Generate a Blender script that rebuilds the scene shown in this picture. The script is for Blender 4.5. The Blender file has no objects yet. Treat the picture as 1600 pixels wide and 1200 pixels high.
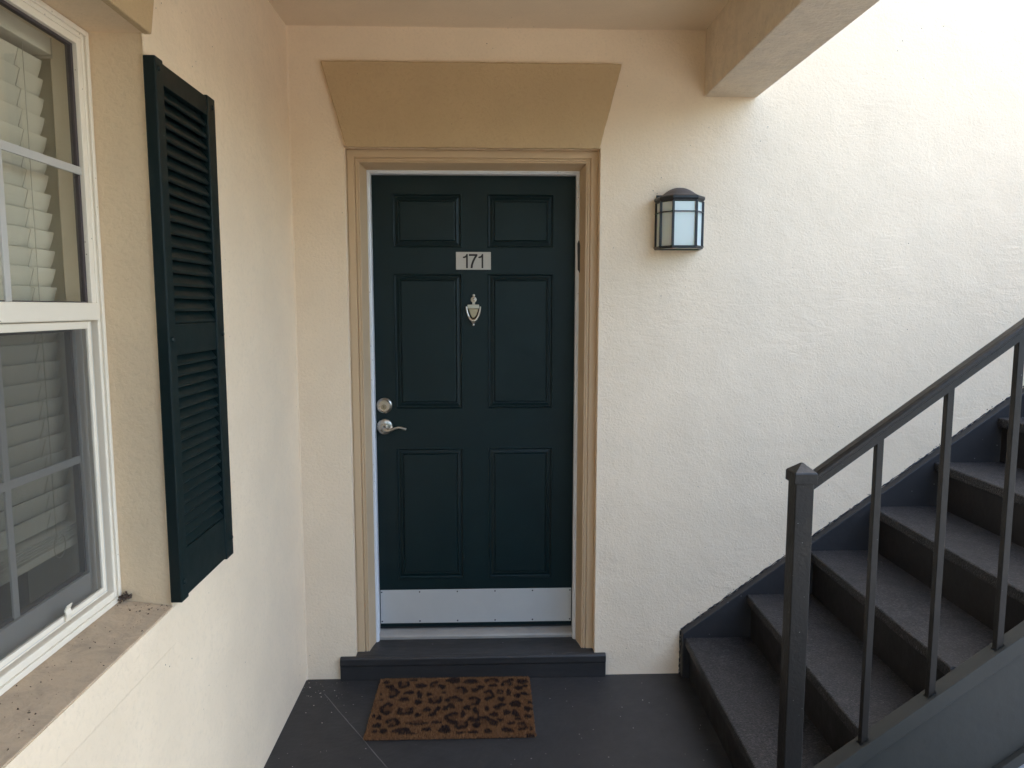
import bpy, bmesh, math, random
from mathutils import Vector, Matrix
import numpy as np
random.seed(7); rng = np.random.default_rng(7)
R = math.radians
scene = bpy.context.scene

# ------------------------------------------------------------------ camera
cam_d = bpy.data.cameras.new('camera'); cam = bpy.data.objects.new('camera', cam_d)
scene.collection.objects.link(cam); scene.camera = cam
cam.location = (0, -3.04, 1.632)
cam.rotation_euler = (R(90) - 0.1055, 0, -0.033)
cam_d.sensor_width = 36; cam_d.lens = 1120 / 1600 * 36
cam_d.clip_start = 0.05; cam_d.clip_end = 500

# ------------------------------------------------------------------ world, sun, exposure
SUN_EL, SUN_AZ = 55, 62          # azimuth the sun stands at, measured clockwise from +Y (behind the door wall)
w = bpy.data.worlds.new('World'); scene.world = w; w.use_nodes = True
nt = w.node_tree; bg = nt.nodes['Background']
sky = nt.nodes.new('ShaderNodeTexSky'); sky.sky_type = 'NISHITA'; sky.sun_disc = False
sky.sun_elevation = R(SUN_EL); sky.sun_rotation = R(SUN_AZ)
sky.air_density = 1.0; sky.dust_density = 2.0; sky.ozone_density = 1.0
nt.links.new(sky.outputs[0], bg.inputs[0]); bg.inputs[1].default_value = 0.15
sd = bpy.data.lights.new('sun', 'SUN'); sun = bpy.data.objects.new('sun', sd); scene.collection.objects.link(sun)
sd.energy = 3.0; sd.angle = R(0.5); sd.color = (1.0, 0.95, 0.87)
d = Vector((math.sin(R(SUN_AZ)) * math.cos(R(SUN_EL)), math.cos(R(SUN_AZ)) * math.cos(R(SUN_EL)), math.sin(R(SUN_EL))))
sun.rotation_euler = d.to_track_quat('Z', 'Y').to_euler()
scene.view_settings.view_transform = 'Standard'; scene.view_settings.look = 'None'
scene.view_settings.exposure = 2.93; scene.view_settings.gamma = 1.0
scene.view_settings.use_white_balance = True; scene.view_settings.white_balance_temperature = 6500; scene.view_settings.white_balance_tint = 6
scene.cycles.max_bounces = 12; scene.cycles.diffuse_bounces = 8; scene.cycles.transparent_max_bounces = 16

# ------------------------------------------------------------------ materials
def srgb(r, g, b):
    f = lambda c: (c/255/12.92 if c/255 <= .04045 else ((c/255+.055)/1.055)**2.4)
    return (f(r), f(g), f(b), 1)
def new_mat(name):
    m = bpy.data.materials.new(name); m.use_nodes = True
    return m, m.node_tree, m.node_tree.nodes['Principled BSDF']
def noise(nt, scale, detail=3, rough=.5, dist=0, vec=None):
    n = nt.nodes.new('ShaderNodeTexNoise'); n.inputs['Scale'].default_value = scale
    n.inputs['Detail'].default_value = detail; n.inputs['Roughness'].default_value = rough
    n.inputs['Distortion'].default_value = dist
    if vec is not None: nt.links.new(vec, n.inputs['Vector'])
    return n
def ramp(nt, fac, stops):
    r = nt.nodes.new('ShaderNodeValToRGB'); e = r.color_ramp.elements
    while len(e) < len(stops): e.new(.5)
    for i, (p, c) in enumerate(stops):
        e[i].position = p; e[i].color = c if hasattr(c, '__len__') else (c, c, c, 1)
    nt.links.new(fac, r.inputs[0]); return r
def mixc(nt, fac, a, b, mode='MIX'):
    m = nt.nodes.new('ShaderNodeMix'); m.data_type = 'RGBA'; m.blend_type = mode
    for s, v in ((m.inputs[0], fac), (m.inputs[6], a), (m.inputs[7], b)):
        if hasattr(v, 'is_linked'): nt.links.new(v, s)
        else: s.default_value = v
    return m.outputs[2]
def bump(nt, bsdf, hs, dist):
    prev = None
    for h, st, dd in hs:
        b = nt.nodes.new('ShaderNodeBump'); b.inputs['Strength'].default_value = st; b.inputs['Distance'].default_value = dd
        nt.links.new(h, b.inputs['Height'])
        if prev: nt.links.new(prev.outputs[0], b.inputs['Normal'])
        prev = b
    nt.links.new(prev.outputs[0], bsdf.inputs['Normal'])
def obj_coord(nt, scale=None, rot=None):
    t = nt.nodes.new('ShaderNodeNewGeometry'); o = t.outputs['Position']
    if scale or rot:
        m = nt.nodes.new('ShaderNodeMapping')
        if scale: m.inputs['Scale'].default_value = scale
        if rot: m.inputs['Rotation'].default_value = rot
        nt.links.new(o, m.inputs['Vector']); o = m.outputs[0]
    return o
def stucco(name, col, grain=100, gd=.0020, wav=.010, specks=.0, dirt=None, strokes=.0):
    m, nt, b = new_mat(name); P = obj_coord(nt)
    n1 = noise(nt, grain, 4, .62, .4, P); n2 = noise(nt, 5, 3, .5, .3, P); n3 = noise(nt, 22, 3, .55, .8, P)
    c = mixc(nt, ramp(nt, n2.outputs[0], [(.3, 0.), (.75, 1.)]).outputs[0], col, tuple(x*.93 for x in col[:3])+(1,))
    c = mixc(nt, ramp(nt, n1.outputs[0], [(.25, 1.), (.5, 0.)]).outputs[0], c, tuple(x*.90 for x in col[:3])+(1,))
    if dirt:
        nd = noise(nt, 14, 6, .7, .5, P)
        c = mixc(nt, ramp(nt, nd.outputs[0], [(.42, 0.), (.72, .75)]).outputs[0], c, dirt)
    # tiny dirt specks in the plaster
    v = nt.nodes.new('ShaderNodeTexVoronoi'); v.inputs['Scale'].default_value = 26; nt.links.new(P, v.inputs['Vector'])
    nm = noise(nt, 3.1, 2, .5, 0, P)
    sp = ramp(nt, v.outputs['Distance'], [(.035 + specks, 1.), (.06 + specks, 0.)])
    sm = ramp(nt, nm.outputs[0], [(.54 - specks, 0.), (.62, 1.)])
    mm = nt.nodes.new('ShaderNodeMath'); mm.operation = 'MULTIPLY'
    nt.links.new(sp.outputs[0], mm.inputs[0]); nt.links.new(sm.outputs[0], mm.inputs[1])
    c = mixc(nt, mm.outputs[0], c, (.10, .07, .045, 1))
    nt.links.new(c, b.inputs['Base Color'])
    b.inputs['Roughness'].default_value = .62; b.inputs['Specular IOR Level'].default_value = .3
    hs = [(n2.outputs[0], .6, wav), (n3.outputs[0], .5, wav*.25), (n1.outputs[0], 1., gd)]
    if strokes:
        Pm = obj_coord(nt, (9, 9, 30), (0, R(38), 0)); ns = noise(nt, 1.0, 4, .6, 1.2, Pm)
        msk = ramp(nt, noise(nt, 1.6, 2, .5, 0, P).outputs[0], [(.5, 0.), (.62, 1.)])
        mu = nt.nodes.new('ShaderNodeMath'); mu.operation = 'MULTIPLY'
        nt.links.new(ns.outputs[0], mu.inputs[0]); nt.links.new(msk.outputs[0], mu.inputs[1])
        hs.append((mu.outputs[0], .8, strokes))
    bump(nt, b, hs, 0)
    return m
def paint(name, col, rough=.45, var=.12, bs=60, bd=.0004, spec=.5, metal=0., specks=None, brush=None, gritty=0):
    m, nt, b = new_mat(name); P = obj_coord(nt)
    n = noise(nt, 7, 5, .6, .4, P)
    c = mixc(nt, n.outputs[0], tuple(x*(1-var) for x in col[:3])+(1,), tuple(min(1, x*(1+var)) for x in col[:3])+(1,))
    if gritty:
        g1 = ramp(nt, noise(nt, gritty, 3, .65, 0, P).outputs[0], [(.36, .22), (.52, .85), (.68, 3.3)])
        c = mixc(nt, 1.0, c, g1.outputs[0], 'MULTIPLY')
    if specks:
        v = nt.nodes.new('ShaderNodeTexVoronoi'); v.inputs['Scale'].default_value = specks[0]; nt.links.new(P, v.inputs['Vector'])
        s = ramp(nt, v.outputs['Distance'], [(specks[1]*.6, 1.), (specks[1], 0.)])
        k = ramp(nt, v.outputs['Color'], [(.72, 0.), (.74, 1.)])
        mm = nt.nodes.new('ShaderNodeMath'); mm.operation = 'MULTIPLY'
        nt.links.new(s.outputs[0], mm.inputs[0]); nt.links.new(k.outputs[0], mm.inputs[1])
        c = mixc(nt, mm.outputs[0], c, specks[2])
    nt.links.new(c, b.inputs['Base Color'])
    r = ramp(nt, noise(nt, 11, 4, .6, 0, P).outputs[0], [(.3, rough*.85), (.7, min(1, rough*1.15))])
    nt.links.new(r.outputs[0], b.inputs['Roughness'])
    b.inputs['Specular IOR Level'].default_value = spec; b.inputs['Metallic'].default_value = metal
    h = noise(nt, bs, 3, .5, 0, P if not brush else obj_coord(nt, brush))
    bump(nt, b, [(h.outputs[0], 1., bd)], 0)
    return m

CREAM = (.87, .705, .51, 1)
M = {}
M['wall'] = stucco('cream_stucco', CREAM, strokes=.003)
M['wall_left'] = stucco('cream_stucco_smooth', (.87, .70, .50, 1), grain=70, gd=.0018, wav=.014)
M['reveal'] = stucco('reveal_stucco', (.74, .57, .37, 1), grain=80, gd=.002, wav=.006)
M['ceiling'] = stucco('ceiling_paint', (.80, .655, .475, 1), grain=120, gd=.0006, wav=.004)
M['beam'] = stucco('beam_stucco', (.74, .62, .47, 1), grain=60, gd=.007, wav=.014, dirt=(.55, .46, .36, 1))
M['tan'] = stucco('tan_stucco', (.55, .39, .215, 1), grain=80, gd=.0034, wav=.006)
M['sill'] = stucco('dirty_sill_stucco', (.56, .42, .28, 1), grain=70, gd=.002, wav=.008, specks=.03, dirt=(.30, .235, .17, 1))
M['casing'] = paint('tan_trim_paint', (.59, .42, .25, 1), .5, .06, 40, .0006)
M['white'] = paint('white_trim_paint', (.74, .73, .72, 1), .4, .06, 60, .0005, specks=(45, .1, (.2, .15, .1, 1)))
M['win_white'] = paint('aged_white_aluminium', (.78, .70, .57, 1), .45, .06, 80, .0003, specks=(60, .12, (.25, .18, .12, 1)))
M['gasket'] = paint('dark_gasket', (.06, .045, .045, 1), .7)
M['sash_grey'] = paint('white_sash', (.46, .44, .40, 1), .4)
M['door'] = paint('dark_teal_door_paint', (.0020, .0120, .0128, 1), .40, .28, 160, .00025, .3)
M['shutter'] = paint('dark_green_shutter', (.0024, .0104, .0108, 1), .45, .10, 90, .0002, .3, specks=(30, .05, (.2, .2, .18, 1)))
M['kick'] = paint('satin_aluminium_plate', (.62, .60, .56, 1), .42, .06, 30, .0004, .5, .4)
M['alu'] = paint('weathered_threshold', (.36, .33, .29, 1), .5, .25, 30, .0006, .5, .35)
M['rubber'] = paint('black_rubber', (.008, .008, .009, 1), .6)
M['nickel'] = paint('satin_nickel', (.56, .50, .42, 1), .30, .06, 60, .0001, .5, 1.)
M['nickel_worn'] = paint('worn_brass_nickel', (.40, .33, .22, 1), .4, .2, 120, .0002, .5, 1.)
M['plate'] = paint('worn_number_plate', (.50, .46, .40, 1), .5, .15, 200, .0003, .5, .3)
M['digit'] = paint('dark_brown_digit', (.010, .006, .005, 1), .6)
M['grey'] = paint('grey_floor_paint', (.030, .029, .029, 1), .5, .16, 45, .0012, .3, specks=(34, .11, (.26, .25, .23, 1)))
M['step'] = paint('grey_step_paint', (.029, .027, .026, 1), .45, .14, 45, .0018, .35, specks=(28, .10, (.22, .22, .22, 1)), brush=(.25, 1, 1))
M['joint'] = paint('scored_joint', (.12, .115, .11, 1), .7)
M['stair'] = paint('slate_stair_paint', (.028, .027, .028, 1), .48, .15, 50, .001, .3, specks=(24, .08, (.2, .2, .2, 1)))
M['riser'] = paint('dark_riser_paint', (.017, .0145, .014, 1), .5, .2, 40, .001, .3, specks=(24, .07, (.2, .2, .2, 1)))
M['tread'] = paint('gritty_tread_paint', (.019, .0165, .016, 1), .55, .35, 190, .0050, .5, specks=(60, .10, (.2, .2, .19, 1)), gritty=120)
M['outer'] = paint('grey_green_steel_paint', (.041, .040, .034, 1), .45, .12, 30, .001, .3, specks=(18, .05, (.3, .3, .28, 1)))
M['rail'] = paint('dark_bronze_rail_paint', (.0125, .0105, .0085, 1), .45, .2, 90, .0010, .35, specks=(60, .08, (.22, .21, .2, 1)))
M['black'] = paint('black_cast_metal', (.012, .013, .015, 1), .38, .1, 120, .0004)
M['cap'] = paint('dusty_black_cap', (.085, .075, .075, 1), .6, .4, 60, .0006)
M['blind'] = paint('white_blind_vinyl', (.74, .73, .67, 1), .45, .03, 30, .0002)
M['cord'] = paint('blind_cord', (.55, .53, .48, 1), .8)
M['liner'] = paint('cream_window_liner', (.70, .68, .55, 1), .6, .04)
M['room'] = paint('room_paint', (.34, .27, .21, 1), .8, .1)
M['nest'] = paint('dry_brown_debris', (.07, .045, .03, 1), .9, .4, 200, .002)
M['leaf'] = paint('dry_leaf', (.22, .07, .03, 1), .7, .3)
M['pad'] = paint('light_concrete', (.34, .33, .33, 1), .8, .12, 60, .001)
M['ground'] = paint('pale_paving', (.15, .14, .11, 1), .85, .15, 12, .002)
M['sky_blocker'] = paint('sky_blocker_leaves', (.045, .070, .028, 1), .6, .5, 8, .02)
M['grit'] = paint('pale_grit', (.10, .09, .08, 1), .9, .5, 90, .001)
M['matback'] = paint('mat_backing', (.05, .03, .02, 1), .9)
for i, c in enumerate(((.24, .112, .042, 1), (.14, .061, .024, 1), (.34, .168, .066, 1), (.024, .010, .007, 1), (.011, .006, .005, 1))):
    M['coir%d' % i] = paint(('tan_coir', 'brown_coir', 'pale_coir', 'dark_print_coir', 'black_print_coir')[i], c, .8, .1)
def glass(name, tint, refl=1.0):
    m, nt, b = new_mat(name); out = nt.nodes['Material Output']; nt.nodes.remove(b)
    t = nt.nodes.new('ShaderNodeBsdfTransparent'); t.inputs[0].default_value = tint
    g = nt.nodes.new('ShaderNodeBsdfGlossy'); g.inputs['Roughness'].default_value = .02
    f = nt.nodes.new('ShaderNodeLayerWeight'); f.inputs[0].default_value = .5      # Schlick reflectance of a thin pane
    pw = nt.nodes.new('ShaderNodeMath'); pw.operation = 'POWER'; pw.inputs[1].default_value = 5
    mu = nt.nodes.new('ShaderNodeMath'); mu.operation = 'MULTIPLY_ADD'; mu.inputs[1].default_value = .95*refl; mu.inputs[2].default_value = .045*refl
    nt.links.new(f.outputs['Facing'], pw.inputs[0])
    mx = nt.nodes.new('ShaderNodeMixShader')
    nt.links.new(pw.outputs[0], mu.inputs[0]); nt.links.new(mu.outputs[0], mx.inputs[0])
    nt.links.new(t.outputs[0], mx.inputs[1]); nt.links.new(g.outputs[0], mx.inputs[2]); nt.links.new(mx.outputs[0], out.inputs[0])
    return m
M['glass'] = glass('window_glass', (.93, .92, .88, 1), 1.1)
def screen():
    m, nt, b = new_mat('insect_screen_mesh'); out = nt.nodes['Material Output']
    b.inputs['Base Color'].default_value = (.085, .08, .07, 1); b.inputs['Roughness'].default_value = .8
    t = nt.nodes.new('ShaderNodeBsdfTransparent'); mx = nt.nodes.new('ShaderNodeMixShader'); mx.inputs[0].default_value = .33
    nt.links.new(t.outputs[0], mx.inputs[1]); nt.links.new(b.outputs[0], mx.inputs[2]); nt.links.new(mx.outputs[0], out.inputs[0])
    return m
M['screen'] = screen()
def opal():
    m, nt, b = new_mat('opal_lamp_glass')
    b.inputs['Base Color'].default_value = (.68, .66, .62, 1); b.inputs['Roughness'].default_value = .16
    b.inputs['Specular IOR Level'].default_value = .7
    b.inputs['Subsurface Weight'].default_value = .3; b.inputs['Subsurface Scale'].default_value = .02
    return m
M['opal'] = opal()

# ------------------------------------------------------------------ mesh helpers
class MB:
    def __init__(s): s.v = []; s.f = []; s.m = []
    def add(s, vs, fs, mi=0):
        o = len(s.v); s.v += [tuple(v) for v in vs]; s.f += [tuple(i+o for i in f) for f in fs]; s.m += [mi]*len(fs)
        return s
    def box(s, x0, y0, z0, x1, y1, z1, mi=0):
        return s.hexa([(x0,y0,z0),(x1,y0,z0),(x1,y1,z0),(x0,y1,z0),(x0,y0,z1),(x1,y0,z1),(x1,y1,z1),(x0,y1,z1)], mi)
    def hexa(s, v, mi=0):
        return s.add(v, [(0,3,2,1),(4,5,6,7),(0,1,5,4),(1,2,6,5),(2,3,7,6),(3,0,4,7)], mi)
    def quad(s, a, b, c, d, mi=0): return s.add([a,b,c,d], [(0,1,2,3)], mi)
    def prism(s, pts, off, mi=0):      # polygon (3D points) swept by the vector off
        n = len(pts); off = Vector(off); p = [Vector(q) for q in pts]
        return s.add(p + [q+off for q in p], [tuple(range(n))[::-1], tuple(range(n, 2*n))] + [(i, (i+1) % n, (i+1) % n+n, i+n) for i in range(n)], mi)
    def lathe(s, prof, c, axis='Z', n=24, mi=0, cap=True):   # prof = [(r, h)]
        vs = []; fs = []
        for r, h in prof:
            for k in range(n):
                a = 2*math.pi*k/n; x, y = r*math.cos(a), r*math.sin(a)
                p = {'Z': (x, y, h), 'Y': (x, h, y), 'X': (h, x, y)}[axis]
                vs.append((c[0]+p[0], c[1]+p[1], c[2]+p[2]))
        for i in range(len(prof)-1):
            for k in range(n):
                k2 = (k+1) % n; fs.append((i*n+k, i*n+k2, (i+1)*n+k2, (i+1)*n+k))
        if cap: fs.append(tuple(range(n))[::-1]); fs.append(tuple(range((len(prof)-1)*n, len(prof)*n)))
        return s.add(vs, fs, mi)
    def tube(s, pts, r, n=10, mi=0, flat=None):
        pts = [Vector(p) for p in pts]; rs = r if hasattr(r, '__len__') else [r]*len(pts); vs = []; fs = []
        up = None
        for i, p in enumerate(pts):
            t = (pts[min(i+1, len(pts)-1)] - pts[max(i-1, 0)]).normalized()
            if up is None:
                up = Vector((0, 0, 1)) if abs(t.z) < .9 else Vector((1, 0, 0))
            a = t.cross(up).normalized(); b = a.cross(t).normalized(); up = b
            for k in range(n):
                q = 2*math.pi*k/n; fl = flat if flat else 1
                vs.append(p + a*math.cos(q)*rs[i]*fl + b*math.sin(q)*rs[i])
        for i in range(len(pts)-1):
            for k in range(n):
                k2 = (k+1) % n; fs.append((i*n+k, i*n+k2, (i+1)*n+k2, (i+1)*n+k))
        fs.append(tuple(range(n))[::-1]); fs.append(tuple(range((len(pts)-1)*n, len(pts)*n)))
        return s.add(vs, fs, mi)
def root_of(o):
    while o.parent: o = o.parent
    return o
def obj(name, mb, mat, parent=None, bevel=0, smooth=False, origin=None, label=None, segs=2):
    me = bpy.data.meshes.new(name)
    org = Vector(origin) if origin else (root_of(parent).location.copy() if parent else Vector((0, 0, 0)))
    me.from_pydata([tuple(Vector(v) - org) for v in mb.v], [], mb.f)
    mats = mat if isinstance(mat, (list, tuple)) else [mat]
    for m in mats: me.materials.append(M[m])
    me.polygons.foreach_set('material_index', mb.m)
    bm = bmesh.new(); bm.from_mesh(me); bmesh.ops.recalc_face_normals(bm, faces=bm.faces); bm.to_mesh(me); bm.free()
    if smooth: me.polygons.foreach_set('use_smooth', [True]*len(me.polygons))
    o = bpy.data.objects.new(name, me); scene.collection.objects.link(o)
    if parent: o.parent = parent
    else: o.location = org
    if parent is not None and parent.parent is None and parent.type != 'EMPTY':
        pass
    if bevel:
        b = o.modifiers.new('bevel', 'BEVEL'); b.width = bevel; b.segments = segs; b.limit_method = 'ANGLE'; b.angle_limit = R(35)
        b.harden_normals = False
    if smooth:
        e = o.modifiers.new('split', 'EDGE_SPLIT'); e.split_angle = R(40)
    if label: o['label'] = label
    return o
def thing(name, loc, label, cat, group=None):
    o = bpy.data.objects.new(name, None); o.empty_display_size = .1; scene.collection.objects.link(o)
    o.location = loc; return tag(o, label, cat, group)
def tag(o, label, cat, group=None):
    o['label'] = label; o['category'] = cat
    if group: o['group'] = group
    return o
def struct(o): o['kind'] = 'structure'; return o

WX = -.807                       # plane of the left wall; the door wall is the plane y = 0
# ================================================================== SETTING
mb = MB().box(-1.2, -7, -.25, 1.70, .0, 0)
struct(obj('floor', mb, 'grey', origin=(0, -2, 0)))
fl = bpy.data.objects['floor']
jb = MB()
a, b_ = Vector((-.700, -.125, 0)), Vector((.55, -2.004, 0)); t_ = (b_-a).normalized(); nrm = Vector((-t_.y, t_.x, 0))*.0022
N = 60; pv = []; pf = []
for i in range(N+1):
    p = a.lerp(b_, i/N) + nrm*random.uniform(-.5, .5)
    ww = random.uniform(.6, 1.25)
    pv += [p-nrm*ww+Vector((0,0,.0006)), p+Vector((0,0,.0022)), p+nrm*ww+Vector((0,0,.0006))]
for i in range(N):
    k = i*3; pf += [(k, k+1, k+4, k+3), (k+1, k+2, k+5, k+4)]
jb.add(pv, pf); obj('scored_joint', jb, 'joint', fl)
struct(obj('concrete_pad', MB().box(1.70, -7, -.25, 9, 0, -.004), 'pad', origin=(4, -2, 0)))
struct(obj('ground', MB().quad((-90,-150,-.26),(90,-150,-.26),(90,40,-.26),(-90,40,-.26)), 'ground', origin=(0, -20, -.26)))

# ================================================================== DOOR WALL
OX0, OX1, OZ = -.589, .468, 2.290        # door opening
mb = MB()
T = .34
mb.box(-1.15, 0, -.1, OX0, T, OZ); mb.box(OX1, 0, -.1, 12, T, OZ); mb.box(-1.15, 0, OZ, 12, T, 8.6)
bw = obj('door_wall', MB(), 'wall', origin=(0, 0, 0))
bpy.data.objects.remove(bw)
# one watertight skin instead of stacked boxes, so no seams show
def wall_skin(quads, mats, name, origin):
    m_ = MB()
    for q in quads: m_.quad(*q[:4], mi=q[4] if len(q) > 4 else 0)
    return obj(name, m_, mats, origin=origin)
def Q(x0, z0, x1, z1, y=0): return ((x0,y,z0),(x1,y,z0),(x1,y,z1),(x0,y,z1))
quads = [Q(-1.15, -.1, OX0, OZ), Q(OX1, -.1, 12, OZ), Q(-1.15, OZ, OX0, 8.6), Q(OX0, OZ, OX1, 8.6), Q(OX1, OZ, 12, 8.6),
         ((OX0,0,-.1),(OX0,T,-.1),(OX0,T,OZ),(OX0,0,OZ)), ((OX1,0,-.1),(OX1,0,OZ),(OX1,T,OZ),(OX1,T,-.1)), ((OX0,0,OZ),(OX0,T,OZ),(OX1,T,OZ),(OX1,0,OZ)),
         Q(-1.15, -.1, OX0, OZ, T), Q(OX1, -.1, 12, OZ, T), Q(-1.15, OZ, OX0, 8.6, T), Q(OX0, OZ, OX1, 8.6, T), Q(OX1, OZ, 12, 8.6, T),
         ((12,0,-.1),(12,T,-.1),(12,T,8.6),(12,0,8.6)), ((-1.15,0,-.1),(-1.15,0,8.6),(-1.15,T,8.6),(-1.15,T,-.1)), ((-1.15,0,8.6),(12,0,8.6),(12,T,8.6),(-1.15,T,8.6))]
bw = wall_skin(quads, ['wall'], 'door_wall', (0, 0, 0))
tag(bw, 'cream stucco wall that holds the green door, the lamp and the stair side', 'wall')
def wavy(pts, step=.02, amp=.0011):       # hand-trowelled outline
    out = []
    for i in range(len(pts)):
        a_, c_ = Vector(pts[i]), Vector(pts[(i+1) % len(pts)]); n = max(2, int((c_-a_).length/step))
        for k in range(n): out.append(tuple(a_.lerp(c_, k/n) + Vector((random.uniform(-amp, amp), 0, random.uniform(-amp, amp)))))
    return out
lt = MB().prism(wavy([(-.670,-.020,2.620),(-.577,-.020,2.284),(.461,-.020,2.284),(.548,-.020,2.620)]), (0, .0199, 0))
obj('lintel', lt, 'tan', bw, bevel=.004, label='tan trapezoid stucco panel over the door')
# irregular painted seam where the two walls and the ceiling meet
def seam(p0, p1, r, n=70):
    p0, p1 = Vector(p0), Vector(p1); pts = []; rs = []
    for i in range(n+1):
        pts.append(p0.lerp(p1, i/n) + Vector([random.uniform(-.0012, .0012) for _ in range(3)])); rs.append(r*random.uniform(.5, 1.3))
    return pts, rs
s_ = MB(); s_.tube(*seam((WX+.001, -.001, 0), (WX+.001, -.001, 2.76), .0045), 6)
s_.tube(*seam((WX, -.001, 2.759), (.893, -.001, 2.759), .003), 6)
obj('caulk_seam', s_, 'wall', bw, smooth=True)

# ================================================================== LEFT WALL with the window opening
WY0, WY1, WZ0, WZ1 = -2.19, -1.258, .875, 2.272
XF = -.935                        # plane of the window frame
XI = -1.16                        # inner face
def QX(y0, z0, y1, z1, x=WX): return ((x,y0,z0),(x,y1,z0),(x,y1,z1),(x,y0,z1))
YE = -4.4
quads = []
for x in (WX, XI):
    quads += [QX(YE, -.1, WY0, WZ0, x), QX(WY0, -.1, WY1, WZ0, x), QX(WY1, -.1, 0, WZ0, x), QX(YE, WZ0, WY0, WZ1, x), QX(WY1, WZ0, 0, WZ1, x),
              QX(YE, WZ1, WY0, 8.6, x), QX(WY0, WZ1, WY1, 8.6, x), QX(WY1, WZ1, 0, 8.6, x)]
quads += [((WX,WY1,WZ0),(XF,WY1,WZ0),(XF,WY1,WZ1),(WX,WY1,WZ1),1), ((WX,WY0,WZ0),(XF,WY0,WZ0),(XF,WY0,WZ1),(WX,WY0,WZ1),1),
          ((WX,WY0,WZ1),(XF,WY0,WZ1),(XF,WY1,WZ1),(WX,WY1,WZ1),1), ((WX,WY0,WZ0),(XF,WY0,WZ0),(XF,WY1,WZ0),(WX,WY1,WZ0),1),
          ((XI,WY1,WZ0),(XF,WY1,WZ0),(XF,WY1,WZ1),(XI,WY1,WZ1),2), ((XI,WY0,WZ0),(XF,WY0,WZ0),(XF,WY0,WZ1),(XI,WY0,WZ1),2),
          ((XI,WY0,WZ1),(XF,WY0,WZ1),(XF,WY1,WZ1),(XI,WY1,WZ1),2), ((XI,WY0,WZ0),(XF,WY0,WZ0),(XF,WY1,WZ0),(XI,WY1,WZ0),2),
          ((XI,YE,-.1),(WX,YE,-.1),(WX,YE,8.6),(XI,YE,8.6)), ((XI,YE,8.6),(WX,YE,8.6),(WX,0,8.6),(XI,0,8.6))]
lw = wall_skin(quads, ['wall_left', 'reveal', 'liner'], 'window_wall', (WX, -2, 0))
tag(lw, 'smooth cream stucco wall on the left with the window and dark shutter', 'wall')
SL = .27
mb = MB().prism([(-.787,-1.252,2.270),(-.787,-1.252+SL*.35,2.620),(-.787,-2.20-SL*.35,2.620),(-.787,-2.20,2.270)], (-.0199, 0, 0))
obj('lintel', mb, 'tan', lw, bevel=.004, label='tan stucco panel over the window')
mb = MB()
Y0s, Y1s = WY0+.001, WY1-.001
mb.prism([(XF,Y1s,.8765),(XF,Y1s,.897),(WX+.003,Y1s,.8795),(WX+.003,Y1s,.8765)], (0, Y0s-Y1s, 0))
mb.prism([(WX+.0005,Y1s,.776),(WX+.0005,Y1s,.8762),(WX+.0055,Y1s,.8762),(WX+.0060,Y1s,.783),(WX+.0045,Y1s,.777)], (0, Y0s-Y1s, 0), 1)
obj('sill', mb, ['sill', 'wall_left'], lw, label='dirty sloping stucco window sill')
s_ = MB(); s_.tube(*seam((WX+.001, WY1, WZ0), (WX+.001, WY1, WZ1), .0042), 6)
cp = []
for i in range(120): cp.append((WX+.0008, Y1s+(Y0s-Y1s)*i/119, .7755+random.uniform(-.0012,.0012)))
obj('hairline_crack', MB().tube(cp, [random.uniform(.0004,.0012) for _ in cp], 5), 'nest', lw)
obj('corner_bead', s_, 'wall_left', lw, smooth=True)

# ================================================================== CEILING AND BEAM
CE = -4.2
ce = obj('ceiling', MB().box(-1.15, CE, 2.760, .893, -.0005, 3.05), 'ceiling', origin=(0, -1.8, 2.76))
tag(ce, 'flat tan painted ceiling above the door', 'ceiling')
be = obj('ceiling_beam', MB().box(.893, CE, 2.498, 1.114, -.0005, 3.75), 'beam', origin=(1, -1.8, 2.498), bevel=.005)
tag(be, 'stucco beam running along the right edge of the ceiling', 'beam')

# room behind the window
rm = MB(); 
X0r, X1r, Y0r, Y1r = -3.6, XI-.001, -3.4, -.5
rm.quad((X0r,Y0r,0),(X0r,Y1r,0),(X0r,Y1r,2.6),(X0r,Y0r,2.6)); rm.quad((X0r,Y0r,0),(X1r,Y0r,0),(X1r,Y0r,2.6),(X0r,Y0r,2.6))
rm.quad((X0r,Y1r,0),(X1r,Y1r,0),(X1r,Y1r,2.6),(X0r,Y1r,2.6)); rm.quad((X0r,Y0r,2.6),(X1r,Y0r,2.6),(X1r,Y1r,2.6),(X0r,Y1r,2.6)); rm.quad((X0r,Y0r,0),(X1r,Y0r,0),(X1r,Y1r,0),(X0r,Y1r,0))
struct(obj('room_interior', rm, 'room', origin=(-2.4, -2, 0)))

# ================================================================== DOORSTEP, THRESHOLD
st = MB()
st.prism([(-.655,-.018,0),(-.655,-.018,.066),(-.655,-.022,.070),(-.655,-.022,.098),(-.655,-.016,.105),(-.655,-.0002,.105),(-.655,-.0002,0)], (1.172, 0, 0))
st.box(OX0+.0005, -.0002, -.05, OX1-.0005, .30, .105)
ds = obj('doorstep', st, 'step', origin=(-.06, 0, 0), bevel=.0022)
tag(ds, 'dark grey painted step under the green door', 'step')
th = MB().prism([(-.518,.150,.1052),(-.518,.150,.119),(-.518,.156,.125),(-.518,.205,.145),(-.518,.26,.145),(-.518,.26,.1052)], (.917, 0, 0))
tag(obj('threshold', th, 'alu', origin=(-.06, .18, .105), bevel=.0015), 'weathered pale metal threshold beneath the door', 'threshold')

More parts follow.
